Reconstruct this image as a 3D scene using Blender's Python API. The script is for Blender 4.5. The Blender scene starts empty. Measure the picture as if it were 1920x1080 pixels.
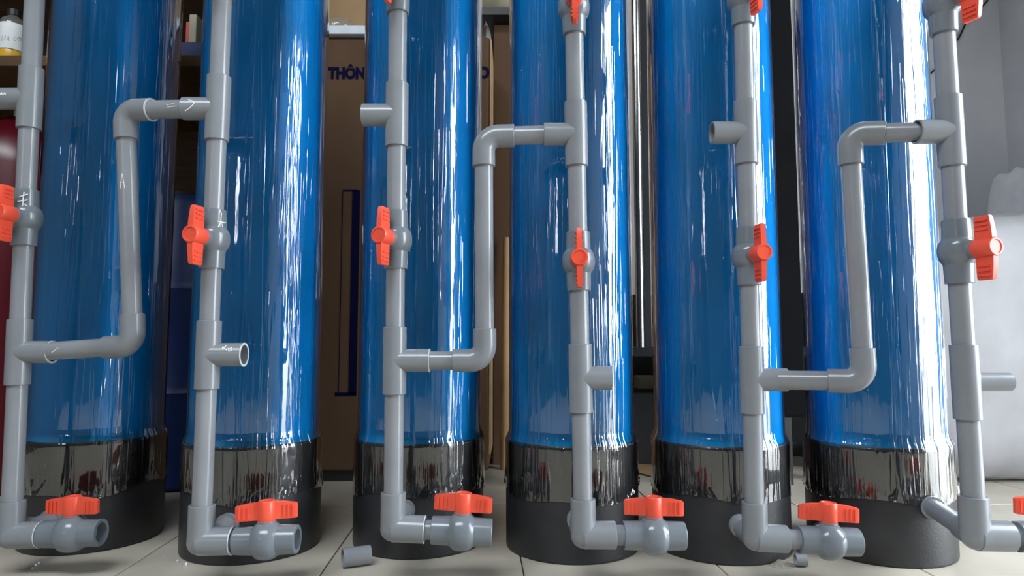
import bpy, bmesh, math, random
from mathutils import Vector, Matrix
random.seed(7)
S = bpy.context.scene
COL = S.collection
PI = math.pi

# ------------------------------------------------------------------ camera
F, CAM_H, PITCH = 1250.0, 0.42, math.radians(4.8)
cam = bpy.data.objects.new('camera', bpy.data.cameras.new('camera'))
cam.data.sensor_width = 36.0
cam.data.lens = F / 1920 * 36
cam.data.clip_start = 0.02
cam.location = (0, 0, CAM_H)
cam.rotation_euler = (PI / 2 + PITCH, 0, 0)
COL.objects.link(cam)
S.camera = cam
# ------------------------------------------------------------------ daylight, exposure
W = bpy.data.worlds.new('sky'); S.world = W
W.use_nodes = True
bg = W.node_tree.nodes['Background']
bg.inputs[0].default_value = (0.86, 0.94, 1.0, 1)
bg.inputs[1].default_value = 18.0
S.view_settings.view_transform = 'Standard'
S.view_settings.look = 'None'
S.view_settings.gamma = 1
S.view_settings.exposure = 0.0
S.view_settings.use_curve_mapping = False

def portal(name, loc, rot, sx, sy):
    l = bpy.data.lights.new(name, 'AREA')
    l.shape = 'RECTANGLE'; l.size = sx; l.size_y = sy
    l.cycles.is_portal = True
    o = bpy.data.objects.new(name, l); o.location = loc; o.rotation_euler = rot
    COL.objects.link(o)

# room extents
XL, XR, YF, YB, ZC = -2.5, 2.2, -2.6, 2.9, 2.9
DOOR = (0.08, 1.42, 2.3)            # doorway in the right wall: y0, y1, height
FILL_WIN = (-2.35, -2.0, 1.2, 2.0)       # unseen window added to the front wall for fill: x0, x1, z0, z1
FILL_ROOF = (-2.1, 0.1, -1.15, -0.1)       # unseen roof opening added for fill light: x0, x1, y0, y1
portal('door_daylight', (XR + .05, (DOOR[0] + DOOR[1]) / 2, DOOR[2] / 2), (0, PI / 2, 0), DOOR[2], DOOR[1] - DOOR[0])
portal('window_fill', ((FILL_WIN[0] + FILL_WIN[1]) / 2, YF - .05, (FILL_WIN[2] + FILL_WIN[3]) / 2), (PI / 2, 0, 0), FILL_WIN[1] - FILL_WIN[0], FILL_WIN[3] - FILL_WIN[2])
portal('roof_fill', ((FILL_ROOF[0] + FILL_ROOF[1]) / 2, (FILL_ROOF[2] + FILL_ROOF[3]) / 2, ZC + .05), (0, 0, 0), FILL_ROOF[1] - FILL_ROOF[0], FILL_ROOF[3] - FILL_ROOF[2])

# ------------------------------------------------------------------ pixel -> world at a given depth
def ray(px, py):
    u, v = px - 960, py - 540
    return Vector((u, F * math.cos(PITCH) + v * math.sin(PITCH), F * math.sin(PITCH) - v * math.cos(PITCH)))
def at(px, py, Y):
    d = ray(px, py)
    return Vector((0, 0, CAM_H)) + d * (Y / d.y)
def floor_at(px, py):
    d = ray(px, py)
    return Vector((0, 0, CAM_H)) + d * (-CAM_H / d.z)

# ------------------------------------------------------------------ materials
def mat(name, col, rough=0.5, metal=0.0, coat=0.0, var=0.06, scale=14.0, bump=0.0, bscale=60.0, spec=0.5, stretch=(1, 1, 1), alpha=1.0):
    m = bpy.data.materials.new(name); m.use_nodes = True
    nt = m.node_tree; N = nt.nodes; L = nt.links
    p = N['Principled BSDF']
    p.inputs['Roughness'].default_value = rough
    p.inputs['Metallic'].default_value = metal
    p.inputs['Coat Weight'].default_value = coat
    p.inputs['Specular IOR Level'].default_value = spec
    p.inputs['Alpha'].default_value = alpha
    tc = N.new('ShaderNodeTexCoord'); mp = N.new('ShaderNodeMapping')
    mp.inputs['Scale'].default_value = stretch
    L.new(tc.outputs['Object'], mp.inputs[0])
    n = N.new('ShaderNodeTexNoise'); n.inputs['Scale'].default_value = scale; n.inputs['Detail'].default_value = 4
    L.new(mp.outputs[0], n.inputs['Vector'])
    r = N.new('ShaderNodeValToRGB')
    r.color_ramp.elements[0].position = .3; r.color_ramp.elements[1].position = .7
    r.color_ramp.elements[0].color = (*[max(0, c * (1 - var * 2)) for c in col], 1)
    r.color_ramp.elements[1].color = (*[min(1, c * (1 + var * 2)) for c in col], 1)
    L.new(n.outputs['Fac'], r.inputs[0]); L.new(r.outputs[0], p.inputs['Base Color'])
    if bump:
        n2 = N.new('ShaderNodeTexNoise'); n2.inputs['Scale'].default_value = bscale; n2.inputs['Detail'].default_value = 3
        L.new(mp.outputs[0], n2.inputs['Vector'])
        b = N.new('ShaderNodeBump'); b.inputs['Strength'].default_value = bump; b.inputs['Distance'].default_value = .01
        L.new(n2.outputs['Fac'], b.inputs['Height']); L.new(b.outputs[0], p.inputs['Normal'])
    return m

M = {}
M['pvc'] = mat('pvc_grey', (.235, .245, .265), .21, var=.03, bump=.02, bscale=25)
M['fit'] = mat('pvc_fitting_grey', (.21, .222, .24), .24, var=.03, bump=.02, bscale=30)
M['valve'] = mat('valve_grey', (.16, .182, .205), .2, var=.03)
M['red'] = mat('handle_red', (.80, .085, .042), .36, var=.05)
M['blue'] = mat('tank_blue', (.0002, .36, .80), .45, var=.05, scale=5, spec=.08)
M['black'] = mat('base_black', (.02, .02, .023), .42, var=.15, bump=.05, bscale=200)
M['dark'] = mat('dark_plastic', (.012, .012, .014), .4)
M['matte'] = mat('matte_black', (.006, .006, .007), .95, spec=.06)
M['white'] = mat('chalk_white', (.85, .86, .86), .7)
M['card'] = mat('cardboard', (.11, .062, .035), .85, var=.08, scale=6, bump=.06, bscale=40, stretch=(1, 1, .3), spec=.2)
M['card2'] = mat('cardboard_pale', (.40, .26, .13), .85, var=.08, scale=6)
M['ink'] = mat('blue_ink', (.002, .003, .032), .8, spec=.1)
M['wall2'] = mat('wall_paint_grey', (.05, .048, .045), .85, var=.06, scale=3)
M['wall'] = mat('wall_paint', (.72, .72, .745), .85, var=.04, scale=3, bump=.03, bscale=80)
M['ceil'] = mat('ceiling_paint', (.10, .10, .10), .9)
M['tile'] = mat('floor_tile', (.47, .425, .355), .33, var=.05, scale=7, bump=.015, bscale=120)
M['grout'] = mat('grout', (.015, .012, .01), .9)
M['wood'] = mat('brown_wood', (.085, .042, .016), .6, var=.15, scale=8, stretch=(1, 1, 8))
M['steel'] = mat('steel', (.6, .58, .54), .22, metal=1)
M['bag'] = mat('white_plastic', (.27, .265, .275), .6, var=.03, bump=.3, bscale=6)
M['sack'] = mat('woven_white', (.85, .85, .87), .6, var=.03, bump=.1, bscale=20)
M['clear'] = None
M['drum'] = mat('drum_blue', (.008, .03, .14), .4)
M['redmetal'] = mat('red_enamel', (.09, .002, .008), .3)
M['curtain'] = mat('curtain_blue_grey', (.06, .07, .11), .8)
M['cream'] = mat('cream_plastic', (.55, .5, .36), .5)
M['yellow'] = mat('yellow_liquid', (.75, .42, .03), .3)
M['sheet'] = mat('white_sheet', (.7, .75, .82), .6)
M['sand'] = mat('sand', (.35, .31, .26), .95, bump=.5, bscale=200)
M['ground'] = mat('outdoor_concrete', (.4, .39, .37), .9)
M['frame'] = mat('door_frame', (.35, .36, .38), .5)
M['rim'] = mat('pipe_cut_edge', (.62, .66, .68), .5)

def film_material():
    m = bpy.data.materials.new('stretch_film'); m.use_nodes = True
    nt = m.node_tree; N = nt.nodes; L = nt.links
    N.remove(N['Principled BSDF']); out = N['Material Output']
    uv = N.new('ShaderNodeUVMap')
    def noise(sx, sy, detail, off):
        mp = N.new('ShaderNodeMapping'); mp.inputs['Scale'].default_value = (sx, sy, 1); mp.inputs['Location'].default_value = (off, off * .7, 0)
        L.new(uv.outputs[0], mp.inputs[0])
        n = N.new('ShaderNodeTexNoise'); n.noise_dimensions = '2D'; n.inputs['Scale'].default_value = 1; n.inputs['Detail'].default_value = detail
        L.new(mp.outputs[0], n.inputs['Vector'])
        return n.outputs['Fac']
    def math_(op, a, b=None, c=None):
        k = N.new('ShaderNodeMath'); k.operation = op
        for i, x in enumerate((a, b, c)):
            if x is None: continue
            if isinstance(x, (int, float)): k.inputs[i].default_value = x
            else: L.new(x, k.inputs[i])
        return k.outputs[0]
    def ridge(n, w):                       # thin line along a contour of the noise
        d = math_('ABSOLUTE', math_('SUBTRACT', n, .5))
        return math_('MAXIMUM', math_('SUBTRACT', 1, math_('DIVIDE', d, w)), 0)
    a = ridge(noise(34, 1.1, 2.0, 3.1), .035)
    mask = math_('GREATER_THAN', noise(16, 3.0, 1, 9.7), .41)
    a = math_('MULTIPLY', a, mask)
    a2 = math_('MULTIPLY', ridge(noise(75, 1.7, 1.5, 6.3), .06), math_('GREATER_THAN', noise(22, 2.2, 2, 2.9), .44))
    a = math_('ADD', a, math_('MULTIPLY', a2, .55))
    b = noise(16, .8, 2, 1.3)
    c = noise(150, 10, 2, 5.5)
    h = math_('ADD', math_('MULTIPLY', a, .00042), math_('ADD', math_('MULTIPLY', b, .0008), math_('MULTIPLY', c, .00016)))
    bp = N.new('ShaderNodeBump'); bp.inputs['Strength'].default_value = 1; bp.inputs['Distance'].default_value = 1
    L.new(h, bp.inputs['Height'])
    fr = N.new('ShaderNodeFresnel'); fr.inputs[0].default_value = 1.5
    fac = math_('MINIMUM', math_('MULTIPLY', fr.outputs[0], 3.0), .95)
    gl = N.new('ShaderNodeBsdfGlossy'); gl.inputs['Roughness'].default_value = .03; gl.inputs['Color'].default_value = (1, 1, 1, 1)
    L.new(bp.outputs[0], gl.inputs['Normal'])
    tr = N.new('ShaderNodeBsdfTransparent')
    mx = N.new('ShaderNodeMixShader')
    L.new(fac, mx.inputs[0]); L.new(tr.outputs[0], mx.inputs[1]); L.new(gl.outputs[0], mx.inputs[2])
    L.new(mx.outputs[0], out.inputs[0])
    return m
M['film'] = film_material()

def clear_material():
    m = bpy.data.materials.new('clear_plastic'); m.use_nodes = True
    N = m.node_tree.nodes; L = m.node_tree.links
    N.remove(N['Principled BSDF'])
    gl = N.new('ShaderNodeBsdfGlossy'); gl.inputs['Roughness'].default_value = .12
    di = N.new('ShaderNodeBsdfDiffuse'); di.inputs[0].default_value = (.7, .68, .64, 1)
    tr = N.new('ShaderNodeBsdfTransparent'); tr.inputs[0].default_value = (.9, .89, .87, 1)
    m1 = N.new('ShaderNodeMixShader'); m1.inputs[0].default_value = .3
    m2 = N.new('ShaderNodeMixShader'); m2.inputs[0].default_value = .22
    L.new(gl.outputs[0], m1.inputs[2]); L.new(di.outputs[0], m1.inputs[1])
    L.new(tr.outputs[0], m2.inputs[1]); L.new(m1.outputs[0], m2.inputs[2])
    L.new(m2.outputs[0], N['Material Output'].inputs[0])
    return m
M['clear'] = clear_material()

# ------------------------------------------------------------------ mesh helpers
class MB:
    """collects geometry for ONE mesh object"""
    def __init__(s): s.v = []; s.f = []
    def add(s, vs, fs):
        o = len(s.v); s.v += [tuple(v) for v in vs]; s.f += [tuple(i + o for i in f) for f in fs]
    def lathe(s, o, d, prof, n=32, closed=False, caps=True):
        """prof: list of (distance along axis, radius)"""
        o = Vector(o); d = Vector(d).normalized()
        a = d.orthogonal().normalized(); b = d.cross(a)
        vs = []; fs = []
        for (t, r) in prof:
            for k in range(n):
                an = 2 * PI * k / n
                vs.append(o + d * t + (a * math.cos(an) + b * math.sin(an)) * r)
        m = len(prof)
        for i in range(m if closed else m - 1):
            i2 = (i + 1) % m
            for k in range(n):
                k2 = (k + 1) % n
                fs.append((i * n + k, i * n + k2, i2 * n + k2, i2 * n + k))
        if caps and not closed:
            fs.append(tuple(range(n - 1, -1, -1))); fs.append(tuple((m - 1) * n + k for k in range(n)))
        s.add(vs, fs)
    def cyl(s, p, q, r, n=28):
        p = Vector(p); q = Vector(q); L = (q - p).length
        s.lathe(p, q - p, [(0, r), (L, r)], n)
    def socket(s, p, q, r, ri, depth, n=32):
        """solid-looking barrel from p (buried) to q with an open recessed end at q"""
        p = Vector(p); q = Vector(q); L = (q - p).length
        e = .0008
        s.lathe(p, q - p, [(0, r), (L - e, r), (L, r - e), (L, ri), (L - depth, ri)], n)
    def sphere(s, c, r, n=24, m=12):
        c = Vector(c)
        prof = [(-r * math.cos(PI * i / m), max(1e-5, r * math.sin(PI * i / m))) for i in range(m + 1)]
        s.lathe(c, (0, 0, 1), prof, n)
    def box(s, c, h, R=None, taper=1.0):
        c = Vector(c)
        vs = []
        for x in (-1, 1):
            for y in (-1, 1):
                for z in (-1, 1):
                    p = Vector((x * h[0], y * h[1], z * h[2]))
                    if R is not None: p = R @ p
                    vs.append(c + p)
        s.add(vs, [(0, 1, 3, 2), (4, 6, 7, 5), (0, 4, 5, 1), (2, 3, 7, 6), (0, 2, 6, 4), (1, 5, 7, 3)])
    def sweep(s, pts, r, n=24, caps=True, ref=None):
        pts = [Vector(p) for p in pts]
        rs = r if isinstance(r, (list, tuple)) else [r] * len(pts)
        vs = []; fs = []
        a = None
        for i, p in enumerate(pts):
            t = (pts[min(i + 1, len(pts) - 1)] - pts[max(i - 1, 0)]).normalized()
            if a is None: a = t.orthogonal().normalized()
            else: a = (a - t * a.dot(t)).normalized()
            b = t.cross(a)
            for k in range(n):
                an = 2 * PI * k / n
                vs.append(p + (a * math.cos(an) + b * math.sin(an)) * rs[i])
        for i in range(len(pts) - 1):
            for k in range(n):
                k2 = (k + 1) % n
                fs.append((i * n + k, i * n + k2, (i + 1) * n + k2, (i + 1) * n + k))
        if caps:
            fs.append(tuple(range(n - 1, -1, -1))); fs.append(tuple((len(pts) - 1) * n + k for k in range(n)))
        s.add(vs, fs)
    def build(s, name, m, parent=None, smooth=True, angle=35, bevel=0, bseg=2):
        me = bpy.data.meshes.new(name)
        me.from_pydata(s.v, [], s.f)
        if bevel:
            bm = bmesh.new(); bm.from_mesh(me)
            es = [e for e in bm.edges if len(e.link_faces) == 2 and e.calc_face_angle(0) > .6]
            bmesh.ops.bevel(bm, geom=es, offset=bevel, segments=bseg, affect='EDGES', profile=.5)
            bm.to_mesh(me); bm.free()
        bm = bmesh.new(); bm.from_mesh(me); bmesh.ops.recalc_face_normals(bm, faces=bm.faces); bm.to_mesh(me); bm.free()
        if smooth:
            me.shade_smooth(); me.set_sharp_from_angle(angle=math.radians(angle))
        me.materials.append(m)
        o = bpy.data.objects.new(name, me); COL.objects.link(o)
        if parent is not None:
            o.parent = parent
            if parent.type == 'EMPTY': o.matrix_parent_inverse = Matrix.Translation(-parent.location)
        return o

def tag(o, label=None, cat=None, group=None, kind=None):
    if label: o['label'] = label
    if cat: o['category'] = cat
    if group: o['group'] = group
    if kind: o['kind'] = kind
    return o
def thing(name, loc, label, cat, group=None):
    o = bpy.data.objects.new(name, None); o.location = loc; o.empty_display_size = .05
    COL.objects.link(o)
    return tag(o, label, cat, group)
def box_obj(name, x0, x1, y0, y1, z0, z1, m, parent=None, bevel=0):
    b = MB(); b.box(((x0 + x1) / 2, (y0 + y1) / 2, (z0 + z1) / 2), (abs(x1 - x0) / 2, abs(y1 - y0) / 2, abs(z1 - z0) / 2))
    return b.build(name, m, parent, smooth=False, bevel=bevel)

# ================================================================== the setting
fl = box_obj('floor', XL - .1, XR + .1, YF - .1, YB + .1, -.12, -.006, M['grout']); tag(fl, kind='structure')
TW, TL = .3725, .745
tile_me = None
sl = -.045                                     # the tile rows run slightly askew of the tanks
ca, sa = math.cos(-sl), math.sin(-sl)
for i in range(-8, 8):
    for j in range(-5, 4):
        lx, ly = .022 + (i + .5) * TW, 1.05 + (j + .5) * TL
        wx, wy = lx * ca - (ly - 1.25) * sa, lx * sa * 0 + ly
        if wx < XL - .2 or wx > XR + .2 or wy < YF or wy > YB: continue
        if tile_me is None:
            b = MB(); b.box((0, 0, -.005), (TW / 2 - .0016, TL / 2 - .0016, .005))
            t = b.build('tile', M['tile'], None, smooth=False, bevel=.0012, bseg=1)
            tile_me = t.data
        else:
            t = bpy.data.objects.new('tile', tile_me); COL.objects.link(t)
        t.parent = fl; t.location = (wx, wy, 0); t.rotation_euler = (0, 0, -sl)
tag(box_obj('wall_back', XL - .1, XR + .1, YB, YB + .1, 0, ZC, M['wall']), kind='structure')
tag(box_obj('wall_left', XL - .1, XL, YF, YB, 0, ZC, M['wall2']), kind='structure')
# right wall with the doorway
b = MB()
def bx(x0, x1, y0, y1, z0, z1): b.box(((x0 + x1) / 2, (y0 + y1) / 2, (z0 + z1) / 2), ((x1 - x0) / 2, (y1 - y0) / 2, (z1 - z0) / 2))
bx(XR, XR + .1, YF, DOOR[0], 0, ZC); bx(XR, XR + .1, DOOR[1], YB, 0, ZC); bx(XR, XR + .1, DOOR[0], DOOR[1], DOOR[2], ZC)
tag(b.build('wall_right', M['wall'], None, smooth=False), kind='structure')
b = MB()
bx(XR - .02, XR + .12, DOOR[0], DOOR[0] + .04, 0, DOOR[2]); bx(XR - .02, XR + .12, DOOR[1] - .04, DOOR[1], 0, DOOR[2]); bx(XR - .02, XR + .12, DOOR[0], DOOR[1], DOOR[2] - .04, DOOR[2])
tag(b.build('door_1', M['frame'], None, smooth=False), kind='structure')
# front wall with the added fill window
b = MB()
bx(XL, FILL_WIN[0], YF - .1, YF, 0, ZC); bx(FILL_WIN[1], XR, YF - .1, YF, 0, ZC); bx(FILL_WIN[0], FILL_WIN[1], YF - .1, YF, 0, FILL_WIN[2]); bx(FILL_WIN[0], FILL_WIN[1], YF - .1, YF, FILL_WIN[3], ZC)
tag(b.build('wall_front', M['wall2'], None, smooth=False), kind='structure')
b = MB()
for k in range(4):
    x = FILL_WIN[0] + (FILL_WIN[1] - FILL_WIN[0]) * k / 3
    bx(x - .025, x + .025, YF - .08, YF - .02, FILL_WIN[2], FILL_WIN[3])
for z in (FILL_WIN[2], FILL_WIN[3]): bx(FILL_WIN[0], FILL_WIN[1], YF - .08, YF - .02, z - .025, z + .025)
tag(b.build('fill_window_1', M['frame'], None, smooth=False), kind='structure')
b = MB()
bx(XL - .1, FILL_ROOF[0], YF, YB, ZC, ZC + .1); bx(FILL_ROOF[1], XR + .1, YF, YB, ZC, ZC + .1); bx(FILL_ROOF[0], FILL_ROOF[1], YF, FILL_ROOF[2], ZC, ZC + .1); bx(FILL_ROOF[0], FILL_ROOF[1], FILL_ROOF[3], YB, ZC, ZC + .1)
tag(b.build('ceiling', M['ceil'], None, smooth=False), kind='structure')
tag(box_obj('ground_outside', -14, 16, -14, 14, -.3, -.13, M['ground']), kind='structure')

# ================================================================== tanks
TANKS = [(-.919, 1.50), (-.548, 1.442), (-.2015, 1.477), (.1264, 1.445), (.4384, 1.44), (.7635, 1.424)]
RS, RB, ZB = .1315, .1392, .222
TL_ = ['leftmost blue pressure tank in clear film, beside the bottle shelf',
       'second blue film-wrapped tank from the left, before the cardboard box',
       'third blue film-wrapped tank from the left, hiding the printed box lettering',
       'fourth blue film-wrapped tank from the left, right of the tan cardboard panel',
       'fifth blue film-wrapped tank from the left, beside the steel tube',
       'rightmost blue film-wrapped tank, beside the white plastic-wrapped bale']
def film_mesh(x, y, seed):
    rnd = random.Random(seed)
    nt, zs = 448, []
    z = .0
    ph = [(rnd.uniform(0, 6.28), rnd.randint(2, 5), rnd.uniform(.3, 1)) for _ in range(3)]
    zlow = lambda th: .118 + .008 * sum(a * math.sin(k * th + p) for p, k, a in ph)
    levels = [0, .004, .01, .018, .028, .04, .052, .064, .074, .082, .088, .093, .097, .1005, .104, .108, .113, .12, .13, .15, .18, .23] + [.23 + .08 * i for i in range(1, 13)]
    rid = [(rnd.uniform(0, 2 * PI), rnd.uniform(.012, .03), rnd.uniform(.001, .0035), rnd.uniform(-14, 14)) for _ in range(40)]
    gl = [(rnd.uniform(0, 2 * PI), rnd.uniform(.008, .025), rnd.uniform(-.0012, .0018)) for _ in range(40)]
    def ang(a): return (a + PI) % (2 * PI) - PI
    vs, uvs, fs = [], [], []
    for i, lv in enumerate(levels):
        for k in range(nt + 1):
            th = 2 * PI * k / nt + PI / 2
            z0 = zlow(th)
            z = z0 + lv * (1.22 + .118 - z0) / 1.19 if lv > .15 else z0 + lv + (.118 - z0) * min(1, lv / .1)
            # radius: base ring, then pulled in to the shell
            t = min(1, max(0, (z - (ZB - .006)) / .024))
            t = t * t * (3 - 2 * t)
            r = (RB + .0014) * (1 - t) + (RS + .0014) * t
            wlow = math.exp(-((lv) / .03) ** 2)
            for a0, w, amp, slope in rid:                    # gathered wrinkles at the lower edge
                d = ang(th - a0 - slope * (z - z0))
                r += amp * wlow * math.exp(-(d / w) ** 2)
            wb = math.exp(-((z - (ZB + .004)) / .012) ** 2)
            for a0, w, amp in gl:                            # puckers where shell meets base
                d = ang(th - a0)
                r += amp * wb * math.exp(-(d / w) ** 2)
            r = max(r, (RB if z < ZB - .002 else RS) + .0006)
            vs.append((x + r * math.cos(th), y + r * math.sin(th), z)); uvs.append((th * .14 + seed * 3.7, z + seed))
    n = nt + 1
    for i in range(len(levels) - 1):
        for k in range(nt):
            fs.append((i * n + k, i * n + k + 1, (i + 1) * n + k + 1, (i + 1) * n + k))
    me = bpy.data.meshes.new('stretch_film'); me.from_pydata(vs, [], fs)
    u = me.uv_layers.new(name='UVMap')
    for l in me.loops: u.data[l.index].uv = uvs[l.vertex_index]
    me.shade_smooth(); me.materials.append(M['film'])
    return me
for i, (x, y) in enumerate(TANKS):
    t = thing('pressure_tank', (x, y, 0), TL_[i], 'tank', 'blue pressure tanks in a row')
    b = MB()
    prof = [(ZB - .03, RS - .004), (ZB - .012, RS)] + [(1.33, RS)] + [(1.33 + .10 * math.sin(a), .045 + (RS - .045) * math.cos(a)) for a in [PI / 2 * k / 8 for k in range(1, 9)]] + [(1.46, .045)]
    b.lathe((x, y, 0), (0, 0, 1), prof, 96)
    sh = b.build('shell', M['blue'], t); sh['label'] = 'blue fibreglass shell'
    b = MB()
    b.lathe((x, y, 0), (0, 0, 1), [(0, RB - .012), (.0, RB - .004), (.002, RB - .0015), (.006, RB - .0006), (.1, RB), (ZB - .003, RB), (ZB, RB - .002), (ZB - .0005, RS + .0003), (ZB - .025, RS + .0003)], 96)
    bs = b.build('base', M['black'], t, angle=50); bs['label'] = 'black plastic foot of the tank'
    fo = bpy.data.objects.new('stretch_film', film_mesh(x, y, i + 1)); COL.objects.link(fo)
    fo.parent = t; fo.matrix_parent_inverse = Matrix.Translation((-x, -y, 0)); fo['label'] = 'clear wrinkled stretch film'
    b = MB(); b.lathe((x, y, 1.44), (0, 0, 1), [(0, .05), (.03, .055), (.035, .075), (.10, .075), (.115, .06), (.12, .03)], 40)
    b.build('control_head', M['dark'], t)

# ================================================================== pipework
RP, RF, RI = .0170, .0210, .0172
def bend_pts(p0, c, p1, rad, n=8):
    """p0 -> corner c -> p1 with a rounded corner"""
    a = (p0 - c).normalized(); d = (p1 - c).normalized()
    pts = []
    s0 = c + a * rad; s1 = c + d * rad
    for k in range(n + 1):
        t = k / n
        an = t * PI / 2
        pts.append(c + a * rad * (1 - math.sin(an)) + d * rad * (1 - math.cos(an)))
    return [p0] + pts + [p1]
def valve(parent, c, ax, stem, twist=0.0, name='ball_valve', k_=1.0):
    """ball valve centred on c, along ax, stem pointing along stem"""
    ax = Vector(ax).normalized(); stem = Vector(stem); stem = (stem - ax * stem.dot(ax)).normalized()
    side = ax.cross(stem)
    b = MB()
    h = .0535
    prof = [(-h + .018, RI), (-h, RI), (-h, .0208), (-h + .001, .0214), (-.0215, .0224)]
    for k in range(9):
        a = -1 + 2 * k / 8
        prof.append((a * .0195, .0226 + .0072 * math.sqrt(max(0, 1 - a * a * .98))))
    prof += [(.0215, .0224), (h - .001, .0214), (h, .0208), (h, RI), (h - .018, RI)]
    prof = [(t_, r_ * k_ if r_ > RI else r_) for t_, r_ in prof]
    b.lathe(c, ax, prof, 36)
    b.lathe(Vector(c) + stem * .018, stem, [(0, .0165), (.0145, .016), (.0155, .015), (.0155, .011), (.019, .011)], 28)
    v = b.build(name, M['valve'], parent, angle=28)
    # handle: round hub with two wings and finger ribs
    b = MB()
    c = Vector(c)
    wa = (ax * math.cos(twist) + side * math.sin(twist)); wb = stem.cross(wa)
    b.lathe(c, stem, [(.0300, .0150), (.0310, .0155), (.0650, .0150), (.0668, .0138), (.0668, .0112), (.0655, .0108), (.0655, .0001)], 32)
    R = Matrix((wa, wb, stem)).transposed()
    for sg in (-1, 1):
        vs = []
        for (l, th, z0, z1) in ((.008, .0062, .0350, .0650), (.030, .0054, .0350, .0635), (.0490, .0048, .0350, .0605), (.0515, .0034, .0360, .0590)):
            for (yy, zz) in ((-th, z0), (th, z0), (th * .86, z1), (-th * .86, z1)):
                vs.append(c + R @ Vector((sg * l, yy, zz)))
        fs = [(3, 2, 1, 0), (12, 13, 14, 15)]
        for q in range(3):
            for k in range(4): fs.append((q * 4 + k, q * 4 + (k + 1) % 4, q * 4 + 4 + (k + 1) % 4, q * 4 + 4 + k))
        b.add(vs, fs)
        for l in (.029, .0365, .044):
            for sy in (-1, 1):
                b.box(c + R @ Vector((sg * l, sy * .0055, .0480)), (.0013, .0013, .0105), R)
    hd = b.build('handle', M['red'], v, angle=40)
    hd['label'] = 'red lever handle'
    return v
def tee(parent, c, ax, br, blen, rb=None, half=.0605):
    c = Vector(c); ax = Vector(ax).normalized(); br = Vector(br).normalized()
    rb = rb or RF - .0001
    b = MB()
    e = .0008
    b.lathe(c, ax, [(-half + .02, RI), (-half, RI), (-half, RF - e), (-half + e, RF), (half - e, RF), (half, RF - e), (half, RI), (half - .02, RI)], 36)
    b.lathe(c, br, [(.004, rb), (blen - e, rb), (blen, rb - e), (blen, rb - .0036), (blen - .035, rb - .0036), (blen - .036, .0005)], 36)
    return b.build('tee', M['fit'], parent, angle=30)
def bend(parent, p0, c, p1, name='elbow'):
    b = MB()
    p0, c, p1 = Vector(p0), Vector(c), Vector(p1)
    pts = bend_pts(p0, c, p1, .027, 10)
    b.sweep(pts, RF, 32, caps=False)
    for p, q in ((p0, pts[1]), (p1, pts[-2])):
        d = (q - p).normalized()
        b.lathe(p, d, [(0, RF), (-.0008, RF - .0008), (-.0008, RI), (.02, RI)], 32, caps=False)
    return b.build(name, M['fit'], parent, angle=35)
def ray_cyl(px, py, o, d, r):
    """point where the sight line of a pixel meets a cylinder (marks written on pipes)"""
    E = Vector((0, 0, CAM_H)); D = ray(px, py).normalized(); d = d.normalized()
    w = E - o
    a = D - d * D.dot(d); e = w - d * w.dot(d)
    A = a.dot(a); Bq = 2 * a.dot(e); C = e.dot(e) - r * r
    disc = Bq * Bq - 4 * A * C
    t = (-Bq - math.sqrt(max(0, disc))) / (2 * A)
    return E + D * t
def mark(parent, strokes, o, d, r, w=.0008):
    b = MB()
    for st in strokes:
        pts = []
        for (p, q) in zip(st[:-1], st[1:]):
            for k in range(4): pts.append(ray_cyl(p[0] + (q[0] - p[0]) * k / 4, p[1] + (q[1] - p[1]) * k / 4, o, d, r))
        pts.append(ray_cyl(st[-1][0], st[-1][1], o, d, r))
        b.sweep(pts, w, 6)
    m = b.build('marker_writing', M['white'], parent)
    m['label'] = 'white hand-drawn marker strokes'
    return m

def ring(parent, c, d, r):
    b = MB(); b.lathe(c, Vector(d).normalized(), [(-.0006, r + .0003), (.0007, r + .0003), (.0007, r - .0034), (-.0006, r - .0034)], 36, closed=True)
    o = b.build('socket_rim', M['rim'], parent, angle=30); o['label'] = 'pale cut rim of a pipe socket'
# per riser: depth, (x,y) pixel of pipe axis near the top / at the bottom fitting, pixel heights of the fittings,
#   stem azimuth of the middle valve (deg, + = to the right), right branch of the bottom fitting
RIS = [
    dict(Y=1.25, top=(64, 20), bot=(20, 1004), tee2=(57, 185), val=(42, 409), tee1=(23, 660), uval=-85, az=-2, b2=-1, l2=.075, f2=True, b1=1, l1=.063, vx=(135, 1000), valdy=0.0, tw=.12),
    dict(Y=1.19, top=(416, 20), bot=(376, 1015), tee2=(411, 204), val=(401, 449), tee1=(392, 665), uval=-52, az=-9, b2=-1, l2=.062, f2=False, b1=1, l1=.064, vx=(500, 1012), valdy=0, tw=-.22),
    dict(Y=1.21, top=(746, 30), bot=(737, 990), tee2=(741, 216), val=(740, 450), tee1=(738, 676), uval=-25, az=-17, b2=-1, l2=.064, f2=True, b1=1, l1=.063, vx=(866, 996), valdy=0, tw=.10),
    dict(Y=1.20, top=(1077, 80), bot=(1094, 1003), tee2=(1080, 252), val=(1088, 490), tee1=(1097, 709), uval=14, az=-4, b2=-1, l2=.060, f2=False, b1=1, l1=.055, vx=(1226, 1004), valdy=0, tw=.07),
    dict(Y=1.22, top=(1394, 60), bot=(1416, 1008), tee2=(1402, 249), val=(1408, 481), tee1=(1417, 712), uval=-2, az=4, b2=-1, l2=.064, f2=True, b1=1, l1=.064, vx=(1553, 1014), valdy=0, tw=.10),
    dict(Y=1.10, top=(1771, 80), bot=(1829, 1004), tee2=(1789, 247), val=(1803, 472), tee1=(1818, 716), uval=8, az=16, b2=-1, l2=.058, f2=False, b1=1, l1=.072, vx=(1968, 1008), valdy=0, tw=.1),
]
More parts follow.
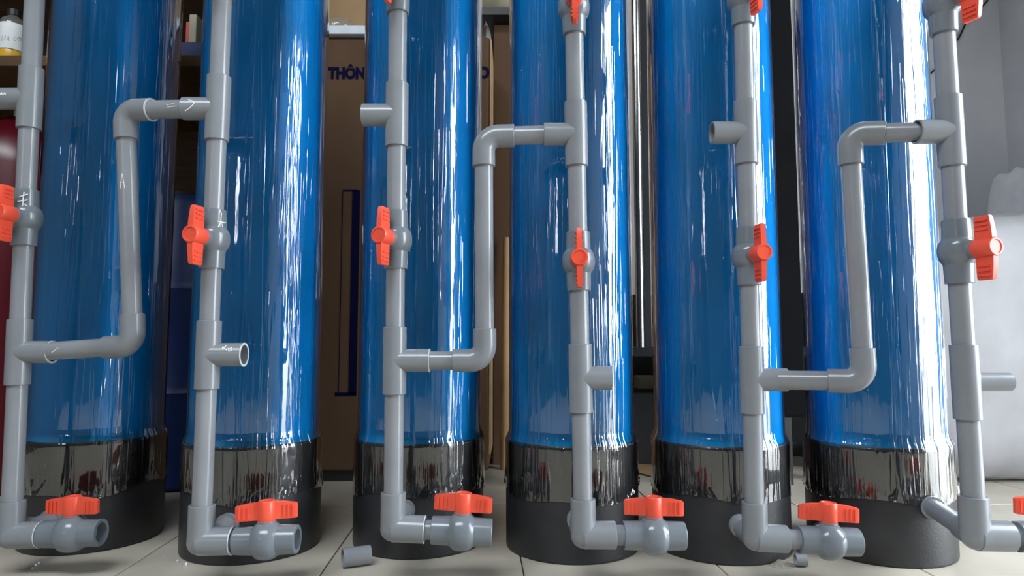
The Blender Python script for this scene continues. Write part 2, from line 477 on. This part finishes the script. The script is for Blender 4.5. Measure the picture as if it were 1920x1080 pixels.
RL = ['leftmost grey pipe riser with strokes drawn on its valve',
      'second grey pipe riser from the left, marked stub branch pointing right',
      'third grey pipe riser from the left, stub branch pointing left above its valve',
      'fourth grey pipe riser from the left, red handle facing straight ahead',
      'fifth grey pipe riser from the left, stub branch pointing left',
      'rightmost grey pipe riser in front of the white bale']
INFO = []
for i, d in enumerate(RIS):
    Y = d['Y']; g = lambda p: at(p[0], p[1], Y)
    B = g(d['bot']); T0 = g(d['top'])
    ax = (T0 - B).normalized()
    def on(p):                                   # point of the riser axis at a pixel's height
        z = g(p).z
        return B + ax * ((z - B.z) / ax.z)
    root = thing('pipe_riser', (B.x, B.y, 0), RL[i], 'pipework', 'grey pipe risers in front of the tanks')
    tx, ty = TANKS[i]
    X = Vector((1, 0, 0)); 
    # bottom corner fitting: up, right and back sockets
    b = MB()
    up_e = B + ax * .062; rt = X
    vc = at(d['vx'][0], d['vx'][1], Y); rt = (vc - B).normalized()
    b.sphere(B, .0226, 28, 14)
    b.socket(B, up_e, .0222, RI, .02); b.socket(B, B + rt * .056, .0238, RI, .02)
    bk = Vector((.25 if i == 5 else 0, 1, 0)).normalized()
    b.socket(B, B + bk * .05, RF, RI, .02)
    b.build('corner_elbow', M['fit'], root, angle=30)
    # stub into the tank foot
    b = MB()
    w_ = Vector((B.x - tx, B.y - ty, 0)); pb_ = w_.dot(bk)
    dist = -pb_ - math.sqrt(pb_ ** 2 - w_.dot(w_) + RB ** 2) + .001
    b.cyl(B + bk * .03, B + bk * dist, RP); b.lathe(B + bk * (dist - .012), bk, [(0, RF), (.012, RF)], 28)
    b.build('inlet_stub', M['pvc'], root)
    # bottom valve
    b = MB(); b.cyl(B + rt * .03, vc - rt * .03, RP); b.build('nipple', M['pvc'], root)
    valve(root, vc, rt, (0, 0, 1), d['tw'], k_=1.12)
    # middle valve
    az = math.radians(d['az'])
    vm = on(d['val'])
    st = Vector((math.sin(az), -math.cos(az), 0))
    valve(root, vm, ax, st, 0.0)
    vu = on((0, d['uval']))
    valve(root, vu, ax, Vector((math.sin(az + (.1 if i > 3 else 0)), -math.cos(az), 0)), 0.0)
    t1 = on(d['tee1']); t2 = on(d['tee2'])
    tee(root, t1, ax, X, d['l1'], .0150 if i == 5 else None); tee(root, t2, ax, -X, d['l2'])
    if i == 5:                                    # slimmer pipe stub plugged into the last branch
        pass
    ztop = 1.50
    TT = B + ax * ((ztop - B.z) / ax.z)
    knots = [B + ax * .04, t1 - ax * .041, t1 + ax * .041, vm - ax * .036, vm + ax * .036, t2 - ax * .041, t2 + ax * .041, vu - ax * .036, vu + ax * .036, TT - ax * .03]
    for k in range(0, 10, 2):
        b = MB(); b.cyl(knots[k], knots[k + 1], RP); b.build('pipe', M['pvc'], root)
    hk = Vector((tx - TT.x, ty - TT.y, 0)); hl = hk.length; hk.normalize()
    bend(root, TT - ax * .055, TT, TT + hk * .055)
    b = MB(); b.cyl(TT + hk * .035, TT + hk * (hl - .074), RP); b.build('pipe', M['pvc'], root)
    if i < 3: ring(root, B + rt * .056, rt, .0238)
    if i in (0, 1, 2): ring(root, t1 + X * d['l1'], X, RF - .0001)
    INFO.append(dict(root=root, B=B, ax=ax, t1=t1, t2=t2, vm=vm, l1=d['l1'], l2=d['l2'], vc=vc, rt=rt))

# crossovers: lower branch of one riser up and over to the upper branch of the next
XO = [(0, 1, (250, 648), (235, 207), 'leftmost grey crossover pipe with a letter A written on it'),
      (2, 3, (909, 676), (907, 256), 'middle grey crossover pipe between third and fourth risers'),
      (4, 5, (1620, 715), (1592, 251), 'rightmost grey crossover pipe in front of the last tank')]
XR_ = []
X = Vector((1, 0, 0))
for (i, j, pa, pb, lab) in XO:
    a, c = INFO[i], INFO[j]
    Ym = (RIS[i]['Y'] + RIS[j]['Y']) / 2
    ea = at(pa[0], pa[1], Ym - .0); eb = at(pb[0], pb[1], Ym)
    root = thing('crossover_pipe', (ea.x, ea.y, 0), lab, 'pipework', 'grey crossover pipes joining neighbouring risers')
    s0 = a['t1'] + X * (a['l1'] - .03); s1 = c['t2'] - X * (c['l2'] - .03)
    vd = (eb - ea).normalized(); da = (s0 - ea).normalized(); db = (s1 - eb).normalized()
    bend(root, ea + da * .056, ea, ea + vd * .056)
    bend(root, eb + db * .056, eb, eb - vd * .056)
    b = MB(); b.cyl(s0, ea + da * .035, RP); b.build('pipe', M['pvc'], root)
    b = MB(); b.cyl(ea + vd * .035, eb - vd * .035, RP); b.build('pipe', M['pvc'], root)
    b = MB(); b.cyl(s1, eb + db * .035, RP); b.build('pipe', M['pvc'], root)
    if i == 0: ring(root, eb + db * .0568, db, RF)
    XR_.append(dict(root=root, ea=ea, eb=eb, vd=vd, da=da, db=db, s0=s0, s1=s1))

# marker writing on the pipes
q = XR_[0]
mark(q['root'], [[(225, 354), (229, 325), (234, 353)], [(225, 342), (234, 341)]], q['ea'], q['vd'], RP, .0005)
mark(q['root'], [[(312, 197), (327, 194)], [(314, 201), (331, 199)]], q['eb'], q['db'], RP, .0006)
mark(q['root'], [[(97, 661), (109, 652)]], q['ea'], q['da'], RP, .0006)
p = INFO[1]
mark(p['root'], [[(353, 187), (360, 189), (364, 194), (356, 202), (347, 208)]], p['t2'], -X, RF, .0009)
mark(p['root'], [[(416, 656), (418, 650), (421, 655)], [(424, 648), (419, 653), (425, 657)], [(429, 654), (434, 652), (435, 656), (429, 659), (428, 653)]], p['t1'], X, RF, .0008)
mark(p['root'], [[(407, 415), (423, 418)], [(415, 399), (414, 415), (409, 426)], [(415, 415), (417, 426)]], p['vm'], p['ax'], .0232, .0009)
p = INFO[0]
mark(p['root'], [[(36, 369), (52, 364)], [(33, 378), (52, 375)], [(45, 360), (43, 374), (42, 389)], [(44, 382), (50, 386)]], p['vm'], p['ax'], .0232, .0010)
mark(p['root'], [[(0, 178), (3, 174), (4, 178)], [(6, 178), (9, 174), (10, 178)]], p['t2'], -X, RF, .0009)

# ================================================================== things behind the tanks
# big printed cardboard box
bx0, bx1, by0, by1, bz = -.74, -.072, 2.07, 2.55, 1.405
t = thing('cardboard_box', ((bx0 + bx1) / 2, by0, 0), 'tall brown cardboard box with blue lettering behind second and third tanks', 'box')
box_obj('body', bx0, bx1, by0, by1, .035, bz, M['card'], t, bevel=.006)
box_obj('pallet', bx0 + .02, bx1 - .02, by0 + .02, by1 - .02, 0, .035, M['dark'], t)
b = MB(); b.box((bx1 + .004, by0 + .1, .74), (.003, .10, .655)); b.build('lit_side', M['card2'], t, smooth=False)  # pale strip: light on the box's right side put into the colour
b = MB()
for (x0, y0, x1, y1) in ((643, 356, 672, 359), (661, 357, 668, 740), (628, 736, 668, 743), (640, 357, 642, 737)):
    if x0 == 640:
        A = at(644, 357, by0); C = at(634, 737, by0); b.box((A + C) / 2 + Vector((0, -.0006, 0)), (.001, .0006, (A.z - C.z) / 2), Matrix.Rotation(0, 3, 'Y'))
        continue
    A = at(x0, y0, by0); C = at(x1, y1, by0)
    b.box((A + C) / 2 + Vector((0, -.0006, 0)), (abs(C.x - A.x) / 2, .0006, abs(A.z - C.z) / 2))
pr = b.build('printed_panel', M['ink'], t, smooth=False); pr['label'] = 'dark blue printed rectangle outline'
def text(body, loc, size, m, parent, name='lettering', sx=1.0, ext=.0004, off=.0):
    cu = bpy.data.curves.new(name, 'FONT'); cu.body = body; cu.size = size; cu.extrude = ext; cu.offset = off
    o = bpy.data.objects.new(name, cu); COL.objects.link(o)
    dg = bpy.context.evaluated_depsgraph_get()
    me = bpy.data.meshes.new_from_object(o.evaluated_get(dg))
    bpy.data.objects.remove(o)
    for v in me.vertices: v.co.x *= sx
    me.materials.clear(); me.materials.append(m)
    k = bpy.data.objects.new(name, me); COL.objects.link(k)
    k.location = Vector(loc) - parent.location; k.rotation_euler = (PI / 2, 0, 0); k.parent = parent
    k['label'] = 'dark blue capital letters'
    return k
tp = at(616, 147, by0)
text('THÔN', tp + Vector((0, -.001, 0)), .050, M['ink'], t, sx=.80, off=.0030)
tp = at(898, 146, by0)
text('O', tp + Vector((0, -.001, 0)), .050, M['ink'], t, sx=.80, off=.0030)
# things on top of that box
tag(box_obj('foam_sheet', -.72, -.30, 2.05, 2.5, bz, bz + .028, M['sheet'], None, bevel=.003), 'white foam sheet lying on top of the tall cardboard box', 'sheet')
t = thing('small_carton', (-.5, 2.2, bz + .028), 'pale tan carton standing on the white foam sheet', 'box')
box_obj('body', -.70, -.30, 2.22, 2.5, bz + .028, 1.80, M['card2'], t, bevel=.004)
fb = MB(); fb.box((-.475, 2.214, 1.66), (.004, .004, .16), Matrix.Rotation(.02, 3, 'Y')); fb.build('taped_edge', M['sheet'], t, smooth=False)
b = MB()
vs = []; n1, n2 = 18, 12
c0 = at(632, 52, 2.14)
for jj in range(n2):
    for ii in range(n1):
        a = 2 * PI * ii / n1; f = jj / (n2 - 1)
        r = (.055 * math.sin(PI * min(1, f * .9 + .1)) + .004) * (1 + random.uniform(-.18, .18))
        vs.append((c0.x + r * 1.1 * math.cos(a), 2.14 + r * .8 * math.sin(a), bz + .029 + f * .075))
fs = [(jj * n1 + ii, jj * n1 + (ii + 1) % n1, (jj + 1) * n1 + (ii + 1) % n1, (jj + 1) * n1 + ii) for jj in range(n2 - 1) for ii in range(n1)]
fs.append(tuple(range(n1 - 1, -1, -1))); fs.append(tuple((n2 - 1) * n1 + k for k in range(n1)))
b.add(vs, fs)
tag(b.build('plastic_bag', M['clear'], None, angle=60), 'crumpled clear plastic bag on the white foam sheet', 'bag')
# scoop on top of the box edge
b = MB()
o0 = at(913, 70, 2.12); hh = at(913, 38, 2.12).z - bz
vs = []
for k in range(9):
    f = k / 8; w = .017 * (1 - f ** 2.2) + .0008
    for s_ in (-1, 0, 1):
        for yy in (0, .003): vs.append((o0.x - .004 + s_ * w + .006 * f * (1 - f), 2.12 + .008 * abs(s_) + yy, bz + f * hh))
fs = []
for k in range(8):
    a = k * 6
    for s_ in (0, 2):
        fs += [(a + s_, a + s_ + 2, a + s_ + 8, a + s_ + 6), (a + s_ + 1, a + s_ + 7, a + s_ + 9, a + s_ + 3)]
    fs += [(a, a + 6, a + 7, a + 1), (a + 4, a + 5, a + 11, a + 10)]
fs += [(0, 1, 3, 2), (2, 3, 5, 4), (48, 50, 51, 49), (50, 52, 53, 51)]
b.add(vs, fs)
tag(b.build('metal_scoop', M['steel'], None), 'pointed grey metal scoop standing on the tall box beside third tank', 'scoop')
# flat carton standing behind
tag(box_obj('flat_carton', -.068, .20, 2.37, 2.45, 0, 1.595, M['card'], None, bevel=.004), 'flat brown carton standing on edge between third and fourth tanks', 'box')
tag(box_obj('dark_board', -.25, .26, 2.3, 2.8, 1.597, 1.625, M['dark'], None), 'thin dark board lying across the flat brown carton', 'board')
b = MB(); b.lathe((.02, 2.55, 1.627), (0, 0, 1), [(0, .09), (.0, .13), (.015, .16), (.06, .2), (.12, .22), (.125, .225), (.125, .215), (.03, .15), (.02, .01)], 48)
tag(b.build('cream_basin', M['cream'], None), 'round cream basin on the dark board above the flat carton', 'basin')
b = MB(); A = at(947, 866, 2.29); A.z = 0; C = at(950, 446, 2.33); b.sweep([A + (C - A) * k / 6 for k in range(7)], [.017, .017, .016, .0155, .015, .0145, .013], 16)
tag(b.build('cardboard_tube', M['card2'], None), 'slim tan cardboard tube leaning on the flat carton', 'tube')
# left shelf with its things
t = thing('wooden_shelf', (-1.4, 2.1, 0), 'brown wooden shelf unit behind the two leftmost tanks', 'shelf')
for (z0, z1) in ((1.189, 1.2186), (1.75, 1.78)): box_obj('shelf_board', -2.2, -.765, 1.79, 2.36, z0, z1, M['wood'], t)
box_obj('back_panel', -2.2, -.765, 2.36, 2.39, 0, 2.0, M['wood'], t)
for x in (-2.2, -.795): box_obj('side_panel', x - .0, x + .03, 1.8, 2.36, 0, 2.0, M['wood'], t)
SZ, BY = 1.2188, 1.83
bp_ = at(20, 116, BY)
t = thing('plastic_bottle', (bp_.x, BY, SZ), 'clear plastic bottle with white handwritten label and black cap', 'bottle')
b = MB(); b.lathe((bp_.x, BY, SZ), (0, 0, 1), [(0, .026), (.003, .031), (.022, .032), (.024, .0315)], 32); b.build('liquid', M['yellow'], t)
b = MB(); b.lathe((bp_.x, BY, SZ), (0, 0, 1), [(.0245, .032), (.105, .032), (.118, .028), (.126, .018), (.128, .014), (.133, .014)], 32); b.build('bottle_body', M['clear'], t)
b = MB(); b.lathe((bp_.x, BY, SZ + .026), (0, 0, 1), [(0, .0322), (0, .0327), (.076, .0327), (.076, .0322)], 40, closed=True); lb = b.build('paper_label', M['white'], t)
b = MB(); b.lathe((bp_.x, BY, SZ + .132), (0, 0, 1), [(0, .017), (.016, .017), (.018, .015)], 24); b.build('cap', M['dark'], t)
b = MB()
o_ = Vector((bp_.x, BY, SZ)); Z = Vector((0, 0, 1))
for st in ([(3, 77), (4, 67), (9, 76), (10, 66)], [(13, 76), (16, 67), (17, 77)], [(14, 73), (17, 72)], [(30, 69), (26, 70), (26, 76), (30, 77)], [(34, 76), (32, 72), (36, 70), (37, 75), (34, 76)], [(39, 70), (39, 77)]):
    b.sweep([ray_cyl(p_[0], p_[1], o_, Z, .0328) for p_ in st], .0005, 5)
mk = b.build('label_writing', M['dark'], lb)
b = MB(); b.box((bp_.x + .075, 1.85, SZ + .003), (.035, .03, .003), Matrix.Rotation(.4, 3, 'Z'))
tag(b.build('paper_scrap', M['sheet'], None, smooth=False), 'white paper scrap on the shelf beside the bottle', 'paper')
PZ = at(364, 87, 1.85).z
pk = at(364, 87, 1.85)
tag(box_obj('navy_carton', -.96, -.80, 1.82, 2.1, SZ, PZ - .0003, M['drum'], None, bevel=.003), 'low dark navy carton on the shelf under the small packet', 'box')
t = thing('small_packet', (pk.x, 1.85, PZ), 'small cream and red packet standing on the dark navy carton', 'packet')
pc, pe = at(354, 60, 1.85), at(372, 30, 1.85)
box_obj('cream_face', at(357, 60, 1.85).x, pe.x, 1.84, 1.88, PZ, pe.z, M['cream'], t, bevel=.002)
b = MB(); b.box((at(354, 60, 1.85).x - .001, 1.865, PZ + .036), (.006, .018, .036)); b.build('red_side', M['red'], t, smooth=False)
# red gas cylinder, blue drum
b = MB()
rc = (-1.50, 1.98)
t = thing('gas_cylinder', (rc[0], rc[1], 0), 'dark red gas cylinder standing under the shelf at the left edge', 'cylinder')
b.lathe((rc[0], rc[1], 0), (0, 0, 1), [(0, .12), (.02, .135), (.94, .135), (1.01, .12), (1.07, .08), (1.09, .04), (1.10, .035)], 40); b.build('body', M['redmetal'], t)
b = MB(); b.lathe((rc[0], rc[1], 1.10), (0, 0, 1), [(0, .02), (.03, .02), (.03, .035), (.05, .035)], 20); b.build('neck_valve', M['steel'], t)
t = thing('plastic_drum', (-1.03, 2.11, 0), 'dark blue plastic drum behind the gap of the two leftmost tanks', 'drum')
b = MB(); b.lathe((-1.03, 2.11, 0), (0, 0, 1), [(0, .18), (.015, .2), (.26, .205), (.28, .215), (.3, .205), (.56, .205), (.58, .215), (.6, .205), (.83, .2), (.86, .18)], 48); b.build('body', M['drum'], t)
b = MB(); b.lathe((-1.03, 2.11, .86), (0, 0, 1), [(0, .17), (.012, .17), (.014, .16)], 40); b.build('lid', M['dark'], t)
# low rack with steel tube, crate and added dark backing
t = thing('low_rack', (.65, 2.2, 0), 'low dark metal rack behind fourth and fifth tanks', 'rack')
box_obj('rack_top', .24, .755, 1.92, 2.5, .385, .41, M['dark'], t)
for x in (.25, .715):
    for y in (1.93, 2.45): box_obj('leg', x, x + .035, y, y + .035, 0, .385, M['dark'], t)
tx_ = at(1197, 400, 2.0).x
b = MB(); b.lathe((tx_, 2.0, .41), (0, 0, 1), [(0, .0125), (1.1, .0125), (1.1, .010), (1.08, .010)], 24)
tag(b.build('steel_tube', M['steel'], None), 'shiny steel tube standing on the low rack beside fourth tank', 'tube')
tx_ = at(1212, 400, 2.1).x
tag(box_obj('wooden_batten', tx_ - .012, tx_ + .012, 2.1, 2.13, .41, 1.55, M['dark'], None, bevel=.002), 'dark wooden batten standing on the low rack behind the steel tube', 'batten')
tag(box_obj('crate_and_backing', .36, .70, 2.36, 2.66, 0, .255, M['dark'], None, bevel=.008), 'black crate under the low rack holding a cream block', 'crate')
tag(box_obj('crate_and_backing', .36, .86, 2.68, 2.88, 0, .62, M['dark'], None, bevel=.008), 'taller dark backing added against the back wall behind the low rack', 'crate')  # backing added so the gap under the rack looks dark
bl = at(1210, 725, 2.5)
b = MB(); b.box((bl.x + .01, 2.5, .255 + .024), (.045, .04, .024))
tag(b.build('cream_block', M['cream'], None, smooth=False, bevel=.004), 'small cream block resting on the black crate', 'block')
t = thing('black_cabinet', (.93, 2.18, 0), 'tall black cabinet on short legs between the two rightmost tanks', 'cabinet')
box_obj('body', .80, 1.06, 2.02, 2.34, .2, 1.9, M['matte'], t, bevel=.01)
for x in (.81, 1.02):
    for y in (2.03, 2.30): box_obj('leg', x, x + .03, y, y + .03, 0, .2, M['dark'], t)
fpos = floor_at(1210, 880)
b = MB(); b.box((fpos.x + .02, fpos.y, .003), (.09, .11, .002), Matrix.Rotation(.5, 3, 'Z'))
tag(b.build('cardboard_scrap', M['card2'], None, smooth=False), 'pale cardboard scrap on the floor between fourth and fifth tanks', 'cardboard')

# ================================================================== right side: bale, cloth, cable, curtain
def soft_block(name, c, h, seed, mtl, lab, cat, top=None, n=28):
    bm = bmesh.new(); bmesh.ops.create_cube(bm, size=2)
    bmesh.ops.subdivide_edges(bm, edges=bm.edges, cuts=n, use_grid_fill=True)
    from mathutils import noise as NZ
    for v in bm.verts:
        p = v.co.copy()
        e = 6
        k = (abs(p.x) ** e + abs(p.y) ** e + abs(p.z) ** e) ** (1 / e)
        q = p / k * (1.0)
        q.x *= 1 + .04 * math.cos(p.z * 1.4); q.y *= 1 + .05 * math.cos(p.z * 1.5)
        nn = NZ.noise(Vector((p.x * 2.2 + seed, p.y * 2.2, p.z * 1.6))) * .05 + NZ.noise(Vector((p.x * 6, p.y * 6 + seed, p.z * 3))) * .02
        q += p.normalized() * nn
        z = q.z * h[2]
        if top: z *= 1 + top(q.x) * max(0, q.z)
        v.co = Vector((c[0] + q.x * h[0], c[1] + q.y * h[1], c[2] + max(z, -h[2])))
    me = bpy.data.meshes.new(name); bm.to_mesh(me); bm.free(); me.shade_smooth(); me.materials.append(mtl)
    o = bpy.data.objects.new(name, me); COL.objects.link(o)
    return tag(o, lab, cat)
soft_block('wrapped_bale', (1.60, 2.27, .42), (.40, .27, .42), 3.3, M['bag'], 'big white plastic-wrapped bale standing by the right wall', 'bale', top=lambda x: .14 * x)
soft_block('white_sack', (2.085, 2.66, .56), (.085, .14, .56), 8.1, M['sack'], 'white sack leaning in the corner behind the wrapped bale', 'sack')
b = MB()
pts = [at(x, y, YB - .012) for x, y in ((1856, -14), (1851, 2), (1840, 14), (1825, 25), (1814, 37), (1807, 52), (1798, 71), (1780, 95), (1757, 127), (1741, 141), (1720, 160))]
b.sweep(pts, .004, 8)
tag(b.build('power_cable', M['dark'], None), 'thin black cable hanging across the grey back wall', 'cable')
b = MB(); n = 40
vs = []
for k in range(n + 1):
    y = 2.12 + (2.34 - 2.12) * k / n
    x = XR - .05 + .02 * math.sin(k * 1.1)
    for (dx) in (0, .004):
        for z in (1.25, 2.6): vs.append((x + dx, y, z))
fs = []
for k in range(n):
    a = k * 4
    fs += [(a, a + 1, a + 5, a + 4), (a + 2, a + 6, a + 7, a + 3), (a, a + 4, a + 6, a + 2), (a + 1, a + 3, a + 7, a + 5)]
fs += [(0, 2, 3, 1), (n * 4, n * 4 + 1, n * 4 + 3, n * 4 + 2)]
b.add(vs, fs)
tag(b.build('curtain', M['curtain'], None, angle=70), 'dark blue-grey curtain hanging on the right wall', 'curtain')

# ================================================================== bits on the floor
def offcut(px, py, rz, r, ln, lab, name='pipe_offcut'):
    p_ = floor_at(px, py)
    d_ = Vector((math.cos(rz), math.sin(rz), 0))
    o_ = Vector((p_.x, p_.y, r + .0005)) - d_ * ln / 2
    t = thing(name, (p_.x, p_.y, 0), lab, 'pipe')
    b = MB(); e = .0008
    b.lathe(o_, d_, [(0, r - .0025), (0, r), (ln, r), (ln, r - .0025)], 32, closed=True); b.build('pipe_wall', M['pvc'], t, angle=40)
    return t
offcut(668, 1061, .42, .0175, .052, 'short grey pipe offcut lying on the tiles before second and third tanks')
offcut(1502, 1062, -.1, .011, .020, 'tiny grey pipe scrap on the floor under the fifth riser valve', 'pipe_scrap')
b = MB()
sp = floor_at(1462, 1056)
vs = []; n1, n2 = 22, 6
for jj in range(n2):
    for ii in range(n1):
        a = 2 * PI * ii / n1; f = jj / (n2 - 1)
        r = .034 * (1 - f) * (1 + .3 * math.sin(3 * a) + random.uniform(-.15, .15)) + .001
        vs.append((sp.x + r * math.cos(a) * 1.3, sp.y + r * math.sin(a) * .7, .0002 + .007 * f * f))
fs = [(jj * n1 + ii, jj * n1 + (ii + 1) % n1, (jj + 1) * n1 + (ii + 1) % n1, (jj + 1) * n1 + ii) for jj in range(n2 - 1) for ii in range(n1)]
fs.append(tuple((n2 - 1) * n1 + k for k in range(n1)))
b.add(vs, fs)
tag(b.build('sand_spill', M['sand'], None), 'small spill of grey sand on the tiles under fifth tank', 'sand', kind='stuff')
b = MB()
for (px, py, r) in ((333, 1053, .0022), (349, 1060, .003), (306, 1045, .0012), (66, 1062, .003), (72, 1057, .002), (60, 1066, .0015)):
    p_ = floor_at(px, py); b.sphere((p_.x, p_.y, r * .8), r, 6, 4)
tag(b.build('plaster_crumbs', M['white'], None), 'tiny white crumbs scattered on tiles before the two leftmost tanks', 'debris', kind='stuff')
